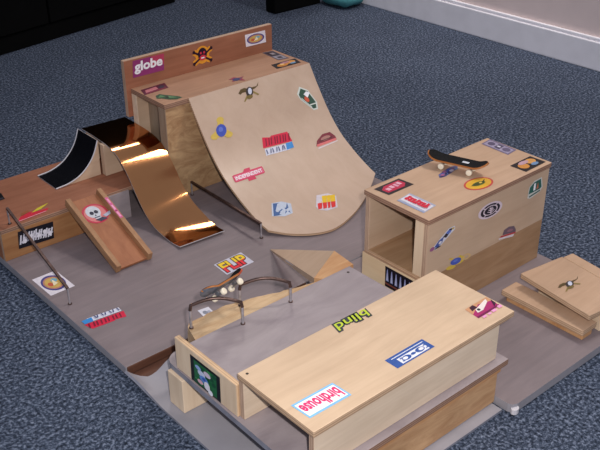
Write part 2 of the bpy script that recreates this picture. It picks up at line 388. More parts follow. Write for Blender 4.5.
def art_blue():
    rnd = random.Random(9); a = Art().poly((96, 92, 130), [(0, .2), (.1, .7), (.4, .9), (.7, 1), (1, .8), (.85, .3), (.5, .1), (.2, 0)])
    for k in range(14):
        c = [(56, 84, 170), (176, 170, 190), (60, 50, 90), (150, 90, 130), (100, 140, 190)][k % 5]
        a.ell(c, .15+.7*rnd.random(), .25+.5*rnd.random(), .05+.07*rnd.random(), .1+.1*rnd.random(), 9)
    return a
def art_ylwoval(): return Art().ell((196, 74, 66)).ell((222, 170, 54), .5, .5, .44, .42).ell((110, 120, 50), .5, .48, .24, .16).poly((70, 76, 46), [(.2, .5), (.4, .6), (.7, .56), (.85, .66), (.66, .4), (.4, .38)]).ell((222, 190, 90), .58, .5, .06, .06, 9)
def art_lilac(): return Art().rect((116, 104, 130)).rect((158, 148, 172), .05, .12, .95, .84).ell((88, 78, 104), .22, .5, .12, .26).rect((80, 72, 96), .4, .2, .6, .8, 2).ell((100, 90, 116), .78, .5, .13, .26).rect((210, 204, 218), .44, .42, .56, .58, 1)
def art_bo2(): return Art().rect((34, 28, 30)).ell((204, 136, 62), .28, .5, .18, .3).ell((210, 150, 80), .7, .62, .2, .26).ell((188, 150, 160), .45, .74, .22, .16).ell((110, 140, 176), .66, .28, .15, .14)
def art_element():
    a = Art().ell((214, 196, 206)).ell((36, 32, 44), .5, .5, .4, .4).ell((214, 196, 206), .5, .5, .3, .3).ell((36, 32, 44), .5, .5, .25, .25)
    for k in (45, 135, 225, 315):
        r = math.radians(k); a.line((214, 196, 206), (.5+.27*math.cos(r), .5+.27*math.sin(r)), (.5+.42*math.cos(r), .5+.42*math.sin(r)), .05)
    a.line((214, 196, 206), (.5, .26), (.5, .7), .04)
    for y, w in ((.4, .14), (.52, .1), (.62, .06)): a.line((214, 196, 206), (.5, y-.05), (.5-w, y+.08), .04).line((214, 196, 206), (.5, y-.05), (.5+w, y+.08), .04)
    return a
def art_skater():
    b, w, k = (66, 84, 150), (206, 204, 214), (40, 38, 54)
    return (Art().poly(w, [(.02, .14), (.2, .3), (.4, .6), (.7, .98), (.95, 1), (1, .8), (.75, .5), (.5, .2), (.3, .02)]).poly(b, [(.2, .2), (.35, .5), (.55, .62), (.52, .3), (.36, .12)]).poly(k, [(.5, .6), (.74, .94), (.9, .92), (.66, .5)])
            .ell((150, 90, 130), .12, .16, .1, .12, 12).ell((86, 110, 186), .72, .78, .1, .1, 12).ell(w, .42, .36, .07, .09, 10).line(k, (.22, .1), (.46, .16), .07).ell((190, 160, 80), .88, .9, .06, .06, 8))
def art_bluedot2():
    y = (212, 180, 76)
    return (Art().ell(y, .22, .14, .2, .16, 14).ell(y, .5, .52, .26, .3).ring((206, 172, 120), .82, .62, .18, .24, .45).line(y, (.1, .9), (.4, .6), .1).line(y, (.5, .9), (.7, .66), .09).ell((70, 92, 180), .38, .54, .22, .26).ell((96, 118, 200), .36, .6, .1, .1, 10))
def art_green2(): return (Art().poly((206, 206, 200), [(0, .1), (.08, .7), (.4, .95), (.9, 1), (1, .4), (.85, .18), (.2, 0)]).poly((50, 98, 88), [(.06, .3), (.14, .68), (.42, .88), (.84, .92), (.92, .42), (.8, .34)])
                             .poly(W_, [(.36, .4), (.5, .4), (.52, .82), (.4, .78)]).poly((196, 110, 80), [(.56, .42), (.7, .44), (.66, .8)]).line((40, 84, 76), (.1, .14), (.82, .26), .08))
def art_cap2(): return Art().poly((112, 92, 104), [(.2, .4), (.24, .8), (.5, 1), (.82, .94), (.96, .6), (.98, .4)]).poly((190, 52, 70), [(.1, .36), (.98, .4), (.98, .28), (.08, .24)]).poly((222, 210, 216), [(0, .22), (.9, .24), (.86, .04), (.02, .1)]).ell((150, 110, 120), .6, .66, .18, .12)
def art_spikes():
    a = Art().rect((26, 22, 34)).rect((132, 74, 62), 0, .12, 1, .2, 4)
    for k in range(6):
        x = .08+.155*k
        a.poly((150, 156, 204), [(x-.05, .3), (x+.05, .3), (x+.012, .88), (x-.012, .88)]).poly((206, 210, 236), [(x-.02, .34), (x+.02, .34), (x, .74)])
    return a
def art_bird(): return Art().rect((128, 190, 238)).rect((246, 244, 250), .035, .1, .965, .9).text((222, 44, 110), 'birdhouse', .06, .2, .94, .84, .035)
def art_blind():
    a = Art()
    a.text((44, 52, 58), 'blind', -.02, -.08, 1.02, 1.08, .1); a.text((44, 52, 58), 'blind', 0, .03, 1, .97, .1); a.text((190, 206, 48), 'blind', .02, .07, .98, .93, .01)
    return a
def art_bluewhite():
    b = (46, 84, 156)
    a = Art().rect(b).rect((236, 236, 242), .18, .1, .9, .62).line((226, 228, 238), (.1, .8), (.94, .8), .06)
    a.ell(b, .36, .36, .11, .2).ell((236, 236, 242), .33, .36, .06, .12, 14).ell(b, .54, .36, .06, .1, 14).ell(b, .72, .36, .11, .2).ell((236, 236, 242), .75, .36, .06, .12, 14)
    for x in (.22, .84): a.rect(b, x, .18, x+.06, .26, 1).rect(b, x, .44, x+.06, .52, 1)
    return a
def art_magenta():
    return (Art().rect((170, 40, 104)).poly((206, 150, 110), [(0, .4), (0, 1), (1, 1), (1, .6), (.5, .85)]).poly((62, 24, 46), [(.1, .62), (.16, .95), (.34, 1), (.38, .7)]).poly((236, 224, 216), [(.18, .34), (.24, .62), (.9, .92), (.84, .68), (.42, .32)])
            .ell((40, 36, 56), .32, .5, .06, .1, 12).poly((60, 20, 52), [(.82, .12), (1, .3), (1, .7), (.9, .4)]).poly((120, 24, 80), [(0, .0), (1, .0), (1, .12), (0, .12)])
            .rect((238, 160, 206), .12, -.2, .28, -.04, 1).rect((238, 160, 206), .36, -.2, .5, -.06, 1).rect((238, 160, 206), .56, -.2, .74, -.02, 1).rect((238, 160, 206), .86, -.16, 1.02, .04, 1))
def art_jungle():
    a = Art().rect((24, 28, 34)).rect((38, 104, 66), .12, .06, .88, .9); rnd = random.Random(2)
    for k in range(16): a.ell([(24, 76, 52), (62, 136, 86)][k % 2], .16+.68*rnd.random(), .12+.72*rnd.random(), .07, .08, 9)
    for c, x, y, rx, ry in (((196, 206, 230), .42, .62, .13, .11), ((96, 140, 206), .5, .45, .15, .13), ((210, 196, 214), .62, .76, .12, .1), ((226, 222, 232), .6, .3, .1, .16), ((150, 176, 222), .32, .78, .1, .08), ((220, 176, 186), .38, .28, .1, .08), ((236, 236, 244), .72, .16, .08, .1), ((60, 84, 170), .52, .5, .06, .05)):
        a.ell(c, x, y, rx, ry, 14)
    return a
def art_face():
    return (Art().ell((186, 52, 74)).ell((206, 120, 120), .5, .5, .42, .42).ell((196, 198, 206), .46, .6, .28, .3).poly((196, 198, 206), [(.3, .5), (.66, .5), (.6, .2), (.38, .24)]).ell((44, 44, 62), .38, .56, .08, .09, 12).ell((44, 44, 62), .56, .56, .08, .09, 12)
            .poly((44, 44, 62), [(.46, .46), (.5, .38), (.43, .38)]).poly((54, 56, 78), [(.34, .2), (.66, .24), (.8, .1), (.5, .06)]).line((60, 60, 80), (.36, .3), (.6, .3), .04).poly((170, 172, 190), [(.7, .3), (1.05, .4), (1.0, .24), (.78, .18)]))
def art_pink(): return Art().rect((206, 92, 140)).rect((230, 150, 184), .06, .2, .3, .8, 1).rect((230, 160, 190), .4, .25, .62, .8, 1).rect((226, 150, 180), .72, .2, .92, .75, 1).rect((150, 44, 96), .32, .1, .36, .9, 1)

ST = {
'globe':((-0.526,7.250,2.197),(0.192,7.250,2.192),(-0.500,7.250,2.535)),
'skull':((0.883,7.250,2.051),(1.389,7.250,2.062),(0.870,7.250,2.517)),
'ovalwhite_bb':((2.262,7.250,2.215),(2.808,7.250,2.208),(2.239,7.250,2.481)),
'maroon':((-0.594,6.756,2.000),(-0.024,6.790,2.000),(-0.506,7.038,2.000)),
'green':((-0.56,6.173,2.000),(-0.13,6.12,2.000),(-0.50,6.66,2.000)),
'redblue':((1.029,6.151,2.000),(1.384,6.101,2.000),(1.142,6.432,2.000)),
'grayblack':((2.626,6.624,2.000),(2.883,6.568,2.000),(2.675,7.23,2.000)),
'blackorange':((2.253,6.217,2.000),(2.887,6.193,2.000),(2.319,6.491,2.000)),
'eagle_qp':((1.032,5.864),(1.481,5.858),(1.109,6.014)),
'bluedot_qp':((0.087,5.542),(0.490,5.509),(0.221,5.764)),
'greenbadge_qp':((2.410,5.681),(2.691,5.531),(2.531,5.819)),
'vans_qp':((1.048,5.137),(1.716,5.101),(1.154,5.383)),
'cap_qp':((2.220,4.911),(2.747,4.911),(2.345,5.143)),
'indep':((0.084,4.890),(0.801,4.871),(0.104,5.003)),
'planb':((0.261,3.985),(0.635,3.878),(0.470,4.265)),
'flip_qp':((1.146,3.713),(1.488,3.577),(1.417,4.044)),
'flip_deck':((-1.455,3.141,0.000),(-0.844,3.170,0.000),(-1.428,3.552,0.000)),
'oval_deck':((-4.020,4.542,0.000),(-3.574,4.552,0.000),(-4.029,5.204,0.000)),
'vans_deck':((-3.335,3.510,0.000),(-4.004,3.577,0.000),(-3.373,3.205,0.000)),
'smallwhite':((-2.486,2.349,0.000),(-2.281,2.334,0.000),(-2.468,2.593,0.000)),
'fallen':((-3.829,6.050,0.157),(-3.156,6.050,0.125),(-3.800,6.050,0.490)),
'redyellow':((-3.752,6.127,0.620),(-3.166,6.151,0.620),(-3.502,6.448,0.620)),
'blackcorner':((-3.682,7.123,0.620),(-3.506,7.126,0.620),(-3.633,7.399,0.620)),
'br_blackred':((0.115,0.935,1.840),(0.682,0.937,1.840),(0.084,1.238,1.840)),
'br_whitered':((0.077,0.728,1.840),(0.079,0.183,1.840),(0.404,0.770,1.840)),
'br_blue':((1.148,0.783,1.840),(1.726,0.816,1.840),(1.174,0.955,1.840)),
'br_oval':((1.157,0.116,1.840),(1.725,0.078,1.840),(1.199,0.473,1.840)),
'br_lilac':((2.707,1.234,1.840),(2.685,0.644,1.840),(2.98,1.263,1.840)),
'br_blackorange':((2.372,0.040,1.840),(2.931,0.054,1.840),(2.361,0.353,1.840)),
'bs_element':((1.181,0.000,1.347),(1.785,0.000,1.328),(1.142,0.000,1.628)),
'bs_skater':((0.034,0.000,1.246),(0.577,0.000,1.216),(0.087,0.000,1.543)),
'bs_bluedot':((0.465,0.000,0.755),(1.053,0.000,0.663),(0.487,0.000,0.983)),
'bs_green':((2.443,0.000,1.319),(2.856,0.000,1.309),(2.409,0.000,1.644)),
'bs_cap':((1.767,0.000,0.796),(2.230,0.000,0.715),(1.784,0.000,1.015)),
'plinth':((-0.050,0.776,0.329),(-0.050,0.147,0.329),(-0.050,0.785,0.70)),
'birdhouse':((-3.116,-1.323,1.250),(-3.764,-1.309,1.250),(-3.096,-1.639,1.250)),
'blind':((-1.702,-0.438,1.250),(-2.291,-0.431,1.250),(-1.749,-0.620,1.250)),
'bluewhite':((-2.321,-1.653,1.250),(-1.637,-1.653,1.250),(-2.326,-1.434,1.250)),
'magenta':((-0.726,-1.621,1.250),(-0.269,-1.618,1.250),(-0.702,-1.365,1.250)),
'jungle':((-3.880,0.615,0.565),(-3.880,-0.043,0.565),(-3.880,0.607,0.985)),
'eagle_bench':((1.689,-1.330,0.450),(2.141,-1.424,0.450),(1.872,-1.108,0.450)),
}
def st(parent, key, art, label): return stick(parent, art, flat(*ST[key]), label)

# ------------------------------------------------------------------ the room
ZC = -.16                                     # top of the carpet
def struct(mb, name, mats, label=None):
    o = mb.build(name, mats); o['kind'] = 'structure'
    if label: o['label'] = label
    return o
struct(MB().box((-26, -22, ZC-.3), (12.66, 26, ZC), 0), 'floor', M['carpet'], 'blue grey speckled carpet')
struct(MB().box((12.7, -22, ZC), (13.2, 26, 25), 0), 'wall_right', M['wall'], 'pale pinkish wall behind the white baseboard')
struct(MB().box((-26, 26, ZC), (13.2, 26.5, 25), 0), 'wall_back', M['wall'], 'pale wall behind the black furniture')
bb = MB()
bb.box((12.55, -22, ZC), (12.7, 25.9, .62), .03); bb.box((12.6, -22, .62), (12.7, 25.9, .72), .03)
struct(bb, 'baseboard_right', M['base'], 'white painted baseboard')

def cabinet():
    t = thing('cabinet', 'large black cabinet on the carpet, cut off by the upper left corner', 'cabinet', (0, 18, ZC))
    A = math.atan2(1.32, 6.72); Mx = Matrix.Translation((.89, 17.08, ZC)) @ Matrix.Rotation(A, 4, 'Z')
    body = MB()
    body.box((-14, 0.1, .0), (7.2, 5, .5), .02, mat=Mx); body.box((-14, .15, .5), (7.2, 5, 14.4), .03, mat=Mx); body.build('body', M['blackfur'], t)
    MB().box((-14.1, -.05, 14.4), (7.3, 5.1, 14.8), .05, mat=Mx).build('top', M['blackfur'], t)
    for k in range(4):
        x = -13.9+5.27*k
        d = MB().box((x, 0, .55), (x+5.2, .15, 14.3), .03, mat=Mx).build('door', M['blackfur'], t)
        MB().tube([Mx @ V((x+4.7, -.0, 7)), Mx @ V((x+4.7, -.22, 7)), Mx @ V((x+4.7, -.22, 8.4)), Mx @ V((x+4.7, 0, 8.4))], .06).build('handle', M['blackfur'], d)
cabinet()
def chest():
    t = thing('storage_chest', 'black box on the carpet near the baseboard, cut off by the top edge', 'box', (10.5, 16, ZC))
    MB().box((9.5, 15.1, ZC), (11.5, 15.6, 3.2), .06).build('body', M['blackfur'], t)
    MB().box((9.46, 15.06, 3.2), (11.54, 15.64, 3.6), .06).build('lid', M['blackfur'], t)
    MB().box((10.2, 14.98, 2.7), (10.8, 15.08, 3.4), .03).build('latch', M['blackfur'], t)
chest()
def cushion():
    vs, fs = [], []; N, K = 14, 24
    for i in range(N+1):
        ph = math.pi*i/N
        for k in range(K):
            th = 2*math.pi*k/K
            e = lambda c, p: math.copysign(abs(c)**p, c)
            x = .56*math.sin(ph)**.6*e(math.cos(th), .6); y = .75*math.sin(ph)**.6*e(math.sin(th), .6); z = -.26*math.cos(ph)*(1+.12*math.sin(5*th))
            vs.append((11.96+x, 14.55+y, ZC+.27+z))
    for i in range(N):
        for k in range(K): fs.append((i*K+k, i*K+(k+1) % K, (i+1)*K+(k+1) % K, (i+1)*K+k))
    o = MB().add(vs, fs, 0, True).build('cushion', M['teal'])
    tag(o, 'teal cloth bundle on the carpet between the black box and the baseboard', 'cushion')
cushion()

# ------------------------------------------------------------------ the boards on the carpet
def base_sheet():
    nx, ny = 46, 36; grid = []
    for i in range(nx+1):
        x = -4.13+3.53*i/nx; row = []; yb = 1.82+.22*max(0, min(1, (-3.9-x)/.2))
        for j in range(ny+1):
            y = -2.05+(yb+2.05)*j/ny
            z = -.11
            f = max(0, min(1, (y-1.0)/.84)); f = f*f*(3-2*f)
            k = max(0, min(1, (x+3.82)/.36)); k = k*k*(3-2*k); k *= 1-max(0, min(1, (x+3.35)/.3))
            c = max(0, min(1, (-3.95-x)/.18))
            z += f*(.15*k+.10*c*c)
            row.append((x, y, z))
        grid.append(row)
    o = MB().sheet(grid, .04, 0, 1).build('base_sheet', [M['greysheet'], M['greyedge']])
    tag(o, 'thin grey sheet on the carpet under the raised platform, its back edge curling up', 'sheet')
base_sheet()
t = thing('skatepark_deck', 'large grey board carrying the tall quarter pipe, the grind rails and brown ramps', 'board', (0, 5, ZC))
m = MB(); m.box((-4.1, 2.09, -.14), (3.12, 7.98, 0), .01, thin='Z'); m.build('board', [M['greybrd'], M['greysheet']], t)
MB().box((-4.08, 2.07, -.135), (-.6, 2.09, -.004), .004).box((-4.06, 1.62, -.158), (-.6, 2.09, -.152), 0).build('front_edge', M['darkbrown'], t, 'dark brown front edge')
st(t, 'flip_deck', art_flipdeck(), 'white sticker with yellow and red FLIP lettering')
st(t, 'oval_deck', art_oval(), 'white square sticker with a round emblem')
st(t, 'vans_deck', art_vans(), 'red sticker with white lettering and a blue end')
st(t, 'smallwhite', art_small(), 'small white sticker with grey marks')
t = thing('floor_board', 'grey floor board under the light plywood box and the two low steps', 'board', (1, 0, ZC))
m = MB()
pts = [(-.52, -2.16), (-.44, -2.19), (3.1, -2.19), (3.1, 2.06), (-.55, 2.06), (-.55, -2.1)]
m.prism(pts, -.14, 0, 0, 1); m.build('board', [M['greybrd'], M['greysheet']], t)
MB().add([(-.5+.065*math.cos(a), -2.19+.05*math.sin(a), z) for z in (-.13, -.05) for a in [2*math.pi*k/10 for k in range(10)]], [tuple(range(10, 20))]+[(k, (k+1) % 10, 10+(k+1) % 10, 10+k) for k in range(10)], 0).build('corner_cap', M['whitestrip'], t, 'white cap on the corner')

# raised platform on blocks
t = thing('raised_platform', 'low grey platform on wooden blocks under the grind box and the ledge', 'platform', (-2.2, -.3, ZC))
m = MB(); pts = []
for k in range(7):
    a = math.pi/2+math.pi/2*k/6
    pts.append((-3.70+.22*math.cos(a), 1.08+.22*math.sin(a)))
pts += [(-3.96, -1.89), (-.36, -1.89), (-.36, 1.3)]
m.prism(pts, .46, .55, 0, 1); pt = m.build('platform_top', [M['greytop'], M['greyedge'], M['edge_d']], t)
for pl in pt.data.polygons:
    if pl.normal.y < -.9: pl.material_index = 2
MB().box((-3.97, .78, -.1), (-3.5, 1.13, .455), .012).build('block', M['birch_z'], t, 'pale wooden block')
MB().box((-1.2, .78, -.1), (-.75, 1.13, .455), .012).build('block', M['birch_z'], t, 'pale wooden block')
MB().box((-3.5, -1.88, -.1), (-.56, -1.72, .40), .012).build('plank', M['plank'], t, 'brown pine plank')
MB().box((-3.5, -1.885, .40), (-.50, -1.74, .458), .008).build('batten', M['orange'], t, 'orange pine strip')

# grind box on the platform
t = thing('grind_box', 'grey topped grind box with a sticker on its light end board', 'box', (-2.3, .2, .55))
MB().box((-3.8, -.39, .97), (-.86, .74, 1.05), .008, thin='Z').build('box_top', [M['greytop'], M['edge']], t)
e = MB().box((-3.88, -.39, .552), (-3.8, .97, 1.06), .01, thin='X').build('end_board', [M['birch_z'], M['edge_x']], t)
st(e, 'jungle', art_jungle(), 'black bordered sticker with a green picture')
MB().box((-3.8, .64, .552), (-.86, .72, .97), .006).build('side_board', M['birch'], t)
MB().box((-.94, -.39, .552), (-.86, .64, .97), .006).build('end_board', M['birch_z'], t)
for x, y in ((-1.0, .62), (-3.0, -.3), (-1.15, -.3)):
    MB().add([(x+.022*math.cos(a), y+.022*math.sin(a), 1.053) for a in [2*math.pi*k/10 for k in range(10)]], [tuple(range(10))]).build('screw', M['screw'], t)

# rough wedge beside the grind box
def wedge():
    rnd = random.Random(3)
    up = [(-3.70, .75), (-2.4, .75), (-1.56, .752)]
    N = 26; top_in, top_out, bot_in, bot_out = [], [], [], []
    for k in range(N+1):
        f = k/N; x = -3.72+f*2.16
        w = .42*(1-f)**.8*(1 if f > .04 else .75)+.01
        if f < .5: w = max(w, .36*(1-f*.35)) if f > .03 else .33
        w = min(w, .42)
        w = (.40*min(1, (1-f)*1.55)+.012)*(1-.2*max(0, 1-f/.05)**2)
        j = rnd.uniform(-.012, .012)
        top_in.append((x, .752, 1.045)); top_out.append((x+.10*(1-f), .752+w+j, 1.03+rnd.uniform(-.008, .008)))
        bot_in.append((x, .752, .02)); bot_out.append((x+.12*(1-f), .752+w*1.25, .02))
    n = N+1; vs = bot_in+bot_out+top_out+top_in
    # lower part stays clear of the platform: plinth only from the platform top upwards
    vs = [(x, y, max(z, .56)) for x, y, z in vs]
    fs = []
    for k in range(N):
        fs += [(3*n+k, 2*n+k, 2*n+k+1, 3*n+k+1)[::-1], (2*n+k, n+k, n+k+1, 2*n+k+1)[::-1], (n+k, k, k+1, n+k+1)[::-1], (k, 3*n+k, 3*n+k+1, k+1)[::-1]]
    fs += [(0, n, 2*n, 3*n)[::-1], (N, 3*n+N, 2*n+N, n+N)[::-1]]
    o = MB().add(vs, fs).build('wood_wedge', M['driftwood'])
    tag(o, 'rough sawn pine wedge lying along the edge of the grind box behind the rails', 'wedge')
wedge()
# bank ramp behind the grind box
t = thing('bank_ramp', 'small plywood bank ramp tapering to a point behind the grind box', 'ramp', (-.8, 1.5, 0))
a, b, c, d, e_, tip = (-.74, 1.24, 1.045), (-.80, .752, 1.045), (-1.42, .752, 1.045), (-1.50, .86, 1.045), (-1.02, 1.0, 1.045), (-.36, 3.32, .004)
lo = lambda p, z=.56: (p[0], p[1], z)
MB().add([a, b, c, d, lo(a), lo(b), lo(c), lo(d)], [(0, 3, 2, 1), (0, 1, 5, 4), (1, 2, 6, 5), (2, 3, 7, 6), (3, 0, 4, 7), (4, 5, 6, 7)]).build('top_block', M['orange'], t, 'orange pine flat top')
g = [(-.74, 1.245, 1.04), (-1.50, .865, 1.04), (-.36, 3.32, .004), (-.74, 1.245, .93), (-1.50, .865, .93), (-.40, 3.2, .004)]
MB().add(g, [(0, 2, 1), (3, 4, 5), (0, 1, 4, 3), (1, 2, 5, 4), (2, 0, 3, 5)]).build('slope', M['boxside'], t)
MB().tube([(-1.22, 1.40, .79), (-.80, 2.34, .40)], .02, square=True).build('edge_strip', M['whitestrip'], t, 'white edge strip')
MB().box((-.95, 1.32, .003), (-.80, 1.46, .86), .005).build('leg', M['boxside'], t)

# plywood ledge on the platform
t = thing('ledge_box', 'long light plywood ledge box in front, open at its near end', 'box', (-2, -1.1, .55))
tp = MB().box((-3.87, -1.83, 1.16), (-.22, -.41, 1.25), .012, thin='Z').build('box_top', [M['birch'], M['edge']], t)
MB().box((-3.85, -.5, .552), (-.45, -.41, 1.15), .006, thin='Y').build('side_wall', [M['pale'], M['edge_y']], t)
MB().box((-3.83, -1.79, .552), (-.47, -1.70, 1.15), .006, thin='Y').build('side_wall', [M['pale'], M['edge_y']], t)
MB().box((-.6, -1.70, .552), (-.5, -.5, 1.15), .006).build('end_wall', M['pale'], t)
st(tp, 'birdhouse', art_bird(), 'white sticker with pink birdhouse lettering and a blue border')
st(tp, 'blind', art_blind(), 'yellow green blind lettering sticker')
st(tp, 'bluewhite', art_bluewhite(), 'blue and white logo sticker')
st(tp, 'magenta', art_magenta(), 'magenta picture sticker')
MB().add([(-3.78+.02*math.cos(a), -.5+.02*math.sin(a), 1.2525) for a in [2*math.pi*k/10 for k in range(10)]], [tuple(range(10))]).build('screw', M['screw'], t)

# ------------------------------------------------------------------ box on the right
t = thing('plywood_box', 'tall light plywood box on the right with stickers and an open end', 'box', (1.5, .66, 0))
tp = MB().box((-.03, -.02, 1.745), (3.0, 1.34, 1.84), .02, thin='Z').build('box_top', [M['boxtop'], M['edge_d']], t)
sd = MB().box((0, 0, .77), (2.98, .09, 1.745), .008, thin='Y').build('side_panel', [M['boxside'], M['edge_y']], t)
MB().box((0, .004, 0), (2.98, .094, .77), .008, thin='Y').build('lower_side_panel', [M['boxlow'], M['edge_y']], t, 'darker brown lower side plank')
MB().box((0, 1.23, 0), (2.98, 1.32, 1.745), .008, thin='Y').build('side_panel', [M['boxside'], M['edge_y']], t)
MB().box((2.88, .094, 0), (2.98, 1.23, 1.745), .006).build('end_panel', M['boxside'], t)
MB().box((.0, .094, .68), (2.88, 1.23, .78), .01, thin='Z').build('shelf_panel', [M['boxlow'], M['edge']], t)
MB().box((.005, .094, .78), (.09, .27, 1.745), .008).build('front_stile', M['birch_z'], t)
fp = MB().box((-.05, .02, .0), (-.002, 1.31, .735), .008, thin='X').build('front_panel', [M['birch_y'], M['edge']], t, 'light lower front panel')
for k, a, l in (('br_blackred', art_blackred(), 'black and red sticker'), ('br_whitered', art_whitered_marks(art_whitered()), 'white sticker with red lettering'), ('br_blue', art_blue(), 'blue and purple sticker'),
                ('br_oval', art_ylwoval(), 'yellow oval sticker with a red rim'), ('br_lilac', art_lilac(), 'lilac grey sticker'), ('br_blackorange', art_bo2(), 'black sticker with orange shapes')): st(tp, k, a, l)
for k, a, l in (('bs_element', art_element(), 'round white sticker with a black tree emblem'), ('bs_skater', art_skater(), 'blue and white irregular sticker'), ('bs_bluedot', art_bluedot2(), 'yellow sticker with a blue dot'),
                ('bs_green', art_green2(), 'green and white sticker'), ('bs_cap', art_cap2(), 'grey and red cap shaped sticker')): st(sd, k, a, l)
st(fp, 'plinth', art_spikes(), 'black sticker with pale spikes')

# low steps on the right
t = thing('manual_pad', 'low two step plywood pad on the grey board at the right edge', 'steps', (2, -1.2, 0))
Mp = Matrix.Translation((1.72, -.54, 0)) @ Matrix.Rotation(math.radians(-8), 4, 'Z')
m = MB().box((0, -1.43, .35), (.95, 0, .45), .02, thin='Z', mat=Mp).build('upper_board', [M['boxtop'], M['edge']], t)
MB().box((.96, -1.43, .35), (1.18, -.02, .45), .02, thin='Z', mat=Mp).build('upper_board', [M['boxtop'], M['edge']], t)
MB().box((.34, -1.40, 0.003), (1.1, -.12, .345), .01, mat=Mp).build('riser_block', M['birch_z'], t, 'pale wooden riser')
MB().box((1.42, -1.95, .1), (1.80, -.42, .2), .02, thin='Z').build('step_board', [M['boxtop'], M['edge']], t)
MB().box((1.47, -1.93, .003), (1.72, -.5, .1), .01).build('step_base', M['orange'], t, 'reddish step base')
st(m, 'eagle_bench', art_eagle(), 'bird shaped sticker')

# ------------------------------------------------------------------ tall quarter pipe
PROF = [(6.06, 2.0), (5.8, 1.6), (5.45, 1.12), (5.1, .76), (4.78, .54), (4.35, .31), (3.95, .155), (3.5, .08), (3.0, .06)]
def smooth_prof(P, n):
    """Catmull-Rom through the profile"""
    out = []
    Q = [V((2*P[0][0]-P[1][0], 2*P[0][1]-P[1][1]))]+[V(p) for p in P]+[V((2*P[-1][0]-P[-2][0], 2*P[-1][1]-P[-2][1]))]
    for i in range(1, len(Q)-2):
        for k in range(n):
            u = k/n
            out.append(.5*((2*Q[i])+(Q[i+1]-Q[i-1])*u+(2*Q[i-1]-5*Q[i]+4*Q[i+1]-Q[i+2])*u*u+(3*Q[i]-Q[i-1]-3*Q[i+1]+Q[i+2])*u**3))
    out.append(Q[-2]); return out
QP = smooth_prof(PROF, 8)
def qz(y):
    for a, b in zip(QP[:-1], QP[1:]):
        if b.x <= y <= a.x:
            f = (y-b.x)/(a.x-b.x); return b.y+(a.y-b.y)*f
    return QP[0].y if y > QP[0].x else QP[-1].y
def qp_surf(BL, BR, TL, k=1.0):
    BL, BR, TL = V(BL), V(BR), V(TL); c = (BR+TL)/2
    BL, BR, TL = c+(BL-c)*k, c+(BR-c)*k, c+(TL-c)*k
    def fn(u, v, h):
        p = BL+(BR-BL)*u+(TL-BL)*v; y = min(p.y, 6.05); s_ = (qz(min(y+.02, 6.06))-qz(y-.02))/(min(y+.02, 6.06)-y+.02)
        n = V((0, -s_, 1)).normalized()
        return V((p.x, y, qz(y)))+n*h
    return fn
def yend(x):                                  # rounded lower edge of the sheet
    q = (x-.95)/2.0
    if x < .95: return 3.04+.64*((.95-x)/.97)**2.0
    return 3.04+.95*((x-.95)/2.0)**1.5
t = thing('quarter_pipe', 'tall quarter pipe of curved plywood with a brown backboard and many stickers', 'ramp', (1.2, 6.5, 0))
grid = []
NX = 44
for i in range(NX+1):
    x = -.06+3.06*i/NX; ye = yend(x); row = []
    for j in range(61):
        y = 6.06+(ye-6.06)*j/60; row.append((x, y, qz(y)))
    grid.append(row)
grid = [list(r) for r in zip(*grid)]
sh = MB().sheet(grid, .045, 0, 1).build('curved_ramp', [M['ramp'], M['edge']], t)
tp = MB().box((-.6, 6.07, 1.9), (3.0, 7.25, 2.0), .012, thin='Z').build('deck_top', [M['qtop'], M['edge_d']], t)
bk = MB().box((-.7, 7.25, 1.42), (2.98, 7.36, 2.57), .015, thin='Y').build('backboard', [M['brown'], M['edge_y']], t, 'reddish brown backboard')
MB().box((-.58, 6.10, .004), (2.98, 6.2, 1.9), .008, thin='Y').build('front_panel', [M['blotch'], M['edge_y']], t, 'blotchy brown front panel')
MB().box((-.58, 7.15, .004), (2.98, 7.245, 1.9), .008, thin='Y').build('back_panel', [M['boxside'], M['edge_y']], t)
MB().box((2.88, 6.2, .004), (2.98, 7.15, 1.9), .008).build('end_panel', M['boxside'], t)
MB().box((-.3, 6.2, .004), (-.2, 7.15, 1.9), .008).build('inner_panel', M['qinner'], t)
MB().box((-.6, 6.075, .004), (-.582, 6.3, 1.9), .003).build('front_stile', M['qinner'], t)
MB().box((-.6, 7.08, .004), (-.582, 7.24, 1.9), .003).build('front_stile', M['pale'], t)
st(bk, 'globe', art_globe(), 'purple sticker with white globe lettering')
st(bk, 'skull', art_skull(), 'orange sticker with a black skull and crossbones')
st(bk, 'ovalwhite_bb', art_oval(), 'white square sticker with a round emblem')
for k, a, l in (('maroon', art_maroon(), 'maroon sticker'), ('green', art_green(), 'dark green irregular sticker'), ('redblue', art_redblue(), 'red and blue sticker'), ('grayblack', art_greyblack(), 'grey and black sticker'), ('blackorange', art_blackorange(), 'black and orange sticker')): st(tp, k, a, l)
for k, a, l in (('eagle_qp', art_eagle(), 'bird shaped sticker'), ('bluedot_qp', art_bluedot(), 'yellow sticker with a blue dot'), ('greenbadge_qp', art_badge(), 'green and white badge sticker'), ('vans_qp', art_vans(), 'red sticker with white lettering and a blue end'),
                ('cap_qp', art_cap(), 'maroon cap shaped sticker'), ('indep', art_indep(), 'red cross sticker with INDEPENDENT lettering'), ('planb', art_planb(), 'blue letter B sticker'), ('flip_qp', art_flip(), 'yellow and red lettering sticker')):
    stick(sh, a, qp_surf(*ST[k], {'greenbadge_qp': 1.4, 'bluedot_qp': 1.3, 'flip_qp': 1.2, 'planb': 1.1, 'cap_qp': 1.12, 'vans_qp': 1.08, 'eagle_qp': 1.15}.get(k, 1.0)), l)

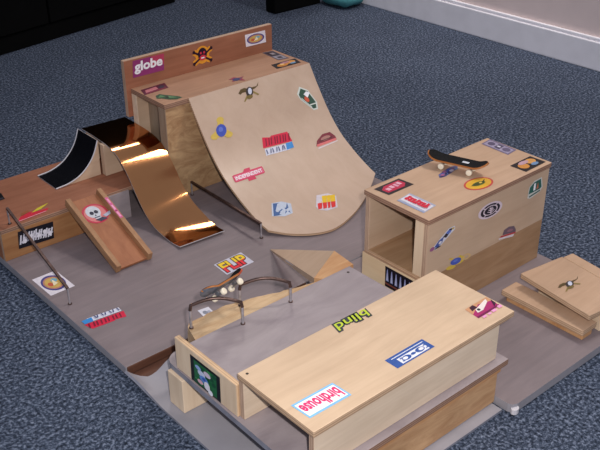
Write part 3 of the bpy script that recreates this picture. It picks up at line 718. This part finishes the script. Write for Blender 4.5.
# ------------------------------------------------------------------ copper roll-in
CP = smooth_prof([(7.62, 1.315), (7.2, 1.31), (6.8, 1.29), (6.5, 1.245), (6.28, 1.155), (6.12, 1.03), (5.95, .85), (5.74, .57), (5.52, .32), (5.26, .14), (4.95, .06), (4.62, .035), (4.38, .06)], 8)
t = thing('copper_ramp', 'shiny copper sheet roll in ramp curving down between brown platform and tall quarter pipe', 'ramp', (-1, 6, 0))
grid = []
for p in CP:
    row = []
    for i in range(13):
        f = i/12; x = -1.57+.95*f
        tw = .10*f*math.exp(-((p.x-5.2)/.45)**2)
        row.append((x, p.x-.06*f, p.y+tw))
    grid.append(row)
MB().sheet(grid, .012, 0, 1).build('copper_sheet', [M['copper'], M['whitestrip']], t)
MB().box((-1.62, 6.72, .624), (-.7, 6.86, 1.262), .01).build('support_block', M['boxside'], t, 'tan wooden support block')
MB().box((-1.5, 7.5, .624), (-.7, 7.6, 1.285), .01).build('support_block', M['boxside'], t, 'tan wooden support block')

# brown platform with slide and black ramp
t = thing('brown_platform', 'low reddish brown plywood platform at the left with a black graffiti sticker', 'platform', (-2.5, 7, 0))
MB().box((-4.1, 6.05, .54), (-.66, 7.92, .62), .01, thin='Z').build('platform_top', [M['brown'], M['edge_d']], t)
fr = MB().box((-4.1, 6.052, .004), (-1.72, 6.13, .54), .008, thin='Y').build('front_board', [M['pfront'], M['edge_y']], t)
MB().box((-4.1, 6.13, .004), (-4.0, 7.9, .54), .008).build('side_board', M['brown_y'], t)
MB().box((-4.0, 7.8, .004), (-.66, 7.9, .54), .008).build('back_board', M['brown'], t)
MB().box((-2.02, 6.02, .004), (-1.56, 6.05, .57), .005).build('grey_patch', M['greytop'], t, 'grey hardboard patch')
st(fr, 'fallen', art_fallen(), 'black sticker with white scrawled lettering')
st(t, 'redyellow', art_redyellow(), 'red and yellow sticker')
st(t, 'blackcorner', Art().rect(K_).rect((60, 56, 66), .1, .1, .9, .3, 2), 'black sticker')

def slide():
    t = thing('slide_ramp', 'narrow brown slide ramp with raised side rails leaning on the brown platform', 'ramp', (-2.45, 5.2, 0))
    y0, z0, y1, z1 = 4.44, .008, 6.045, .655
    ang = math.atan2(z1-z0, y1-y0); L = math.hypot(z1-z0, y1-y0)
    Mx = Matrix.Translation((-2.49, y0, z0)) @ Matrix.Rotation(ang, 4, 'X')
    pl = MB().box((-.27, .02, 0), (.27, L+.02, .05), .006, mat=Mx).build('slide_board', M['brown_y'], t)
    for s_ in (-1, 1):
        x0 = -.36 if s_ < 0 else .27
        r = MB().box((x0, 0, 0.0), (x0+.09, L+.03, .16), .01, mat=Mx).build('side_rail', [M['pine'], M['edge']], t)
        if s_ > 0:
            stick(r, art_pink(), flat(*[Mx @ V(p) for p in ((.34, .95, .16), (.34, 1.5, .16), (.28, .95, .16))]), 'pink sticker')
    stick(pl, art_face(), flat(*[Mx @ V(p) for p in ((-.24, 1.08, .05), (.24, 1.08, .05), (-.24, 1.56, .05))]), 'red ringed skull face sticker')
slide()

def mini_ramp():
    t = thing('mini_quarter_pipe', 'small black quarter pipe on top of the brown platform', 'ramp', (-2.1, 7.2, .62))
    y0, y1 = 6.84, 7.58
    pr = smooth_prof([(-2.62, .635), (-2.35, .66), (-2.1, .75), (-1.9, .91), (-1.76, 1.1), (-1.66, 1.34)], 6)
    grid = [[(p.x, y0+(y1-y0)*j/6, p.y) for j in range(7)] for p in pr]
    MB().sheet(grid, .012, 0, 1).build('riding_surface', [M['black'], M['whitestrip']], t, 'glossy black curved surface')
    for y in (y0+.02, y1-.08):
        n = len(pr); a = [(p.x+.012, y, p.y-.014) for p in pr[2:]]+[(-1.66, y, .624), (pr[2].x, y, .624)]
        b = [(x, y+.06, z) for x, _, z in a]; k = len(a)
        MB().add(a+b, [tuple(range(k)), tuple(reversed(range(k, 2*k)))]+[(i, k+i, k+(i+1) % k, (i+1) % k) for i in range(k)]).build('side_panel', M['boxside'], t)
    for y in (y0, y1):
        MB().tube([(p.x, y, p.y+.004) for p in pr], .012, 6).build('edge_strip', M['whitestrip'], t, 'white edge strip')
mini_ramp()

# ------------------------------------------------------------------ rails
def bar_rail(label, A, B, feet):
    t = thing('grind_rail', label, 'rail', feet[0], 'straight grind rails')
    MB().tube([A, B], .03, square=True).build('bar', M['rust'], t)
    for f, p in zip(feet, (A, B)):
        MB().tube([V(f)+V((0, 0, .002)), V(p)], .016, 8).build('leg', M['steel'], t)
        MB().tube([V(f)+V((0, 0, .002)), V(f)+V((0, 0, .014))], .035, 10).build('foot_plate', M['rust'], t)
bar_rail('long sloping grind rail from the brown platform down to the grey board at left', (-3.86, 6.18, .93), (-3.9, 4.12, .30), ((-3.86, 6.18, .62), (-3.9, 4.12, 0)))
bar_rail('straight flat grind rail on the grey board beside the tall quarter pipe', (-.17, 6.0, .29), (-.22, 3.74, .30), ((-.17, 6.0, 0), (-.22, 3.74, 0)))
def arch_rail(label, L, Rr, zt, fl, fr):
    t = thing('arched_rail', label, 'rail', fl, 'arched rails on the grind box')
    L, Rr = V(L), V(Rr); pts = [V((L.x, L.y, zt-.1))]
    for k in range(13):
        f = k/12; p = L.lerp(Rr, .02+f*.96); p.z = zt-.02+.09*math.sin(math.pi*f); pts.append(p)
    pts.append(V((Rr.x, Rr.y, zt-.1)))
    MB().tube(pts, .024, 8).build('bar', M['rust'], t)
    for f, p in ((fl, pts[0]), (fr, pts[-1])):
        MB().tube([V(f)+V((0, 0, .003)), p], .019, 8).build('leg', M['steel'], t)
        MB().tube([V(f)+V((0, 0, .003)), V(f)+V((0, 0, .015))], .034, 10).build('foot_plate', M['rust'], t)
arch_rail('nearer arched steel rail on the grind box, under the tail of the tilted fingerboard', (-3.60, 1.02, 1.05), (-3.02, .62, 1.05), 1.43, (-3.60, 1.02, 1.04), (-3.02, .62, 1.05))
arch_rail('farther arched steel rail on the grind box, at the nose of the tilted fingerboard', (-2.76, 1.02, 1.05), (-2.18, .6, 1.05), 1.40, (-2.76, 1.02, 1.035), (-2.18, .6, 1.05))

# ------------------------------------------------------------------ fingerboards (built along X, wheels on z = 0)
def fingerboard(label, under, matrix, scale=1.0, logo=True):
    t = thing('fingerboard', label, 'fingerboard', group='fingerboards on the obstacles')
    HL, HW = .48, .135
    def zprof(x):
        a = abs(x); return .152+(max(0, a-.29)**1.5)*.85
    def halfw(x):
        a = abs(x); e = .36
        if a <= e: return HW
        q = min(1, (a-e)/(HL-e)); return HW*math.sqrt(max(0, 1-q*q))*.98+.004
    xs = [-HL+2*HL*i/48 for i in range(49)]
    def strip(w, lift):
        return [[(x, -halfw(x)*w+2*halfw(x)*w*j/6, zprof(x)+lift+.012*((2*j/6-1)**2)) for j in range(7)] for x in xs]
    MB().sheet(strip(1, 0), .028, 0, 1, True, 0).build('deck', [M['deckwood'], under], t)
    g = MB().sheet(strip(.985, .005), .004, 0, 0).build('grip_tape', M['grip'], t)
    if logo:
        stick(g, Art().rect((206, 208, 214)), lambda u, v, h: V((.08+.11*u, -.03+.06*v, zprof(0)+.0085+h)), 'small white print')
    for s_ in (-1, 1):
        x = s_*.235
        tr = MB(); tr.box((x-.055, -.05, .108), (x+.055, .05, .124), .004); tr.box((x-.022, -.03, .06), (x+.022, .03, .11), .008); tr.tube([(x, -.115, .05), (x, .115, .05)], .014, 8)
        tr = tr.build('truck', M['truck'], t)
        for k in (-1, 1):
            w = MB(); y = k*.1
            prof = [(y-.026, .030), (y-.026, .044), (y-.018, .05), (y+.018, .05), (y+.026, .044), (y+.026, .030)]
            vs = [(x+r*math.cos(a), yy, .05+r*math.sin(a)) for yy, r in prof for a in [2*math.pi*q/18 for q in range(18)]]
            w.add(vs, [(i*18+q, (i+1)*18+q, (i+1)*18+(q+1) % 18, i*18+(q+1) % 18) for i in range(5) for q in range(18)], 0, True)
            w.add(vs[:18], [tuple(range(18))]); w.add(vs[-18:], [tuple(reversed(range(18)))])
            w.build('wheel', M['wheel'], tr)
    Mx = matrix.copy(); Mx.translation = Mx.translation*S
    t.matrix_world = Mx @ Matrix.Scale(scale, 4)
    return t
def frame(org, xdir, zdir):
    x = V(xdir).normalized(); z = V(zdir); z = (z-x*z.dot(x)).normalized(); y = z.cross(x)
    Mx = Matrix((x, y, z)).transposed().to_4x4(); Mx.translation = V(org); return Mx
fingerboard('black gripped fingerboard standing on top of the plywood box', M['deckwood'], frame((1.585, .825, 1.8455), (.31, -.92, 0), (0, 0, 1)), 1.03)
# tilted board lying on its side across the two arches
fb = fingerboard('red tipped fingerboard tilted on its side on the arched rails', M['deckgrey'], frame((-3.054, 0.849, 1.463), (0.904, 0.380, -0.210), (0.081, 0.836, 0.618)), .95, False)
dk = fb.children[0].data; dk.materials.append(M['deckred'])
for pl in dk.polygons:
    if pl.center.x > .026: pl.material_index = 2

for n, d in (('grind_box', (-.025, .01, .002)), ('ledge_box', (-.02, .02, .003))):
    bpy.data.objects[n].location += V(d)*S

# ------------------------------------------------------------------ camera
f, w, p, r, cx, cy, cz = 911.1672, .8588, .5068, -.0062, -9.1198, -7.6549, 8.2846
F = V((math.cos(w)*math.cos(p), math.sin(w)*math.cos(p), -math.sin(p))); Rt = V((math.sin(w), -math.cos(w), 0)); U = Rt.cross(F)
Rr = Rt*math.cos(r)+U*math.sin(r); Ur = U*math.cos(r)-Rt*math.sin(r)
cam = bpy.data.cameras.new('camera'); cam.sensor_width = 36; cam.lens = f/600*36; cam.clip_start = .02; cam.clip_end = 50
co = bpy.data.objects.new('camera', cam); C.objects.link(co)
Mx = Matrix((Rr, Ur, -F)).transposed().to_4x4(); Mx.translation = V((cx, cy, cz))*S
co.matrix_world = Mx
bpy.context.scene.camera = co

# ------------------------------------------------------------------ light
def lamp(name, kind, loc, energy, col, target=None, **kw):
    l = bpy.data.lights.new(name, kind); l.energy = energy; l.color = col
    for k, v in kw.items(): setattr(l, k, v)
    o = bpy.data.objects.new(name, l); C.objects.link(o); o.location = V(loc)*S
    if target is not None: o.rotation_euler = (V(target)-V(loc)).to_track_quat('-Z', 'Y').to_euler()
    return o
fl = V((cx, cy, cz))+Rr*.45+Ur*.35
lamp('camera_flash', 'SPOT', fl, 54, (1.0, .97, .95), (-.9, .6, 0), spot_size=math.radians(64), spot_blend=.8, shadow_soft_size=.012)
lamp('ceiling_lamp', 'AREA', (10, 17.8, 20.6), 9, (1.0, .95, .88), (-1, 6, 0), shape='RECTANGLE', size=.35, size_y=.35)
lamp('ceiling_lamp', 'AREA', (10, -1.3, 22.0), 20, (1.0, .95, .88), (-1, 5, 0), shape='RECTANGLE', size=.35, size_y=.35)
lamp('added_wall_fill', 'SPOT', (8, 10, 22), 60, (1.0, .93, .9), (13.2, 9.5, 3.0), spot_size=math.radians(40), spot_blend=.9, shadow_soft_size=.05)  # invented fill spot, added only to brighten the right wall and baseboard
wd = bpy.data.worlds.new('room_ambient'); bpy.context.scene.world = wd; wd.use_nodes = True
bg = wd.node_tree.nodes['Background']; bg.inputs['Color'].default_value = (.72, .80, 1.0, 1); bg.inputs['Strength'].default_value = .43
sc = bpy.context.scene
sc.view_settings.view_transform = 'Standard'; sc.view_settings.look = 'None'; sc.view_settings.exposure = 0; sc.view_settings.gamma = 1
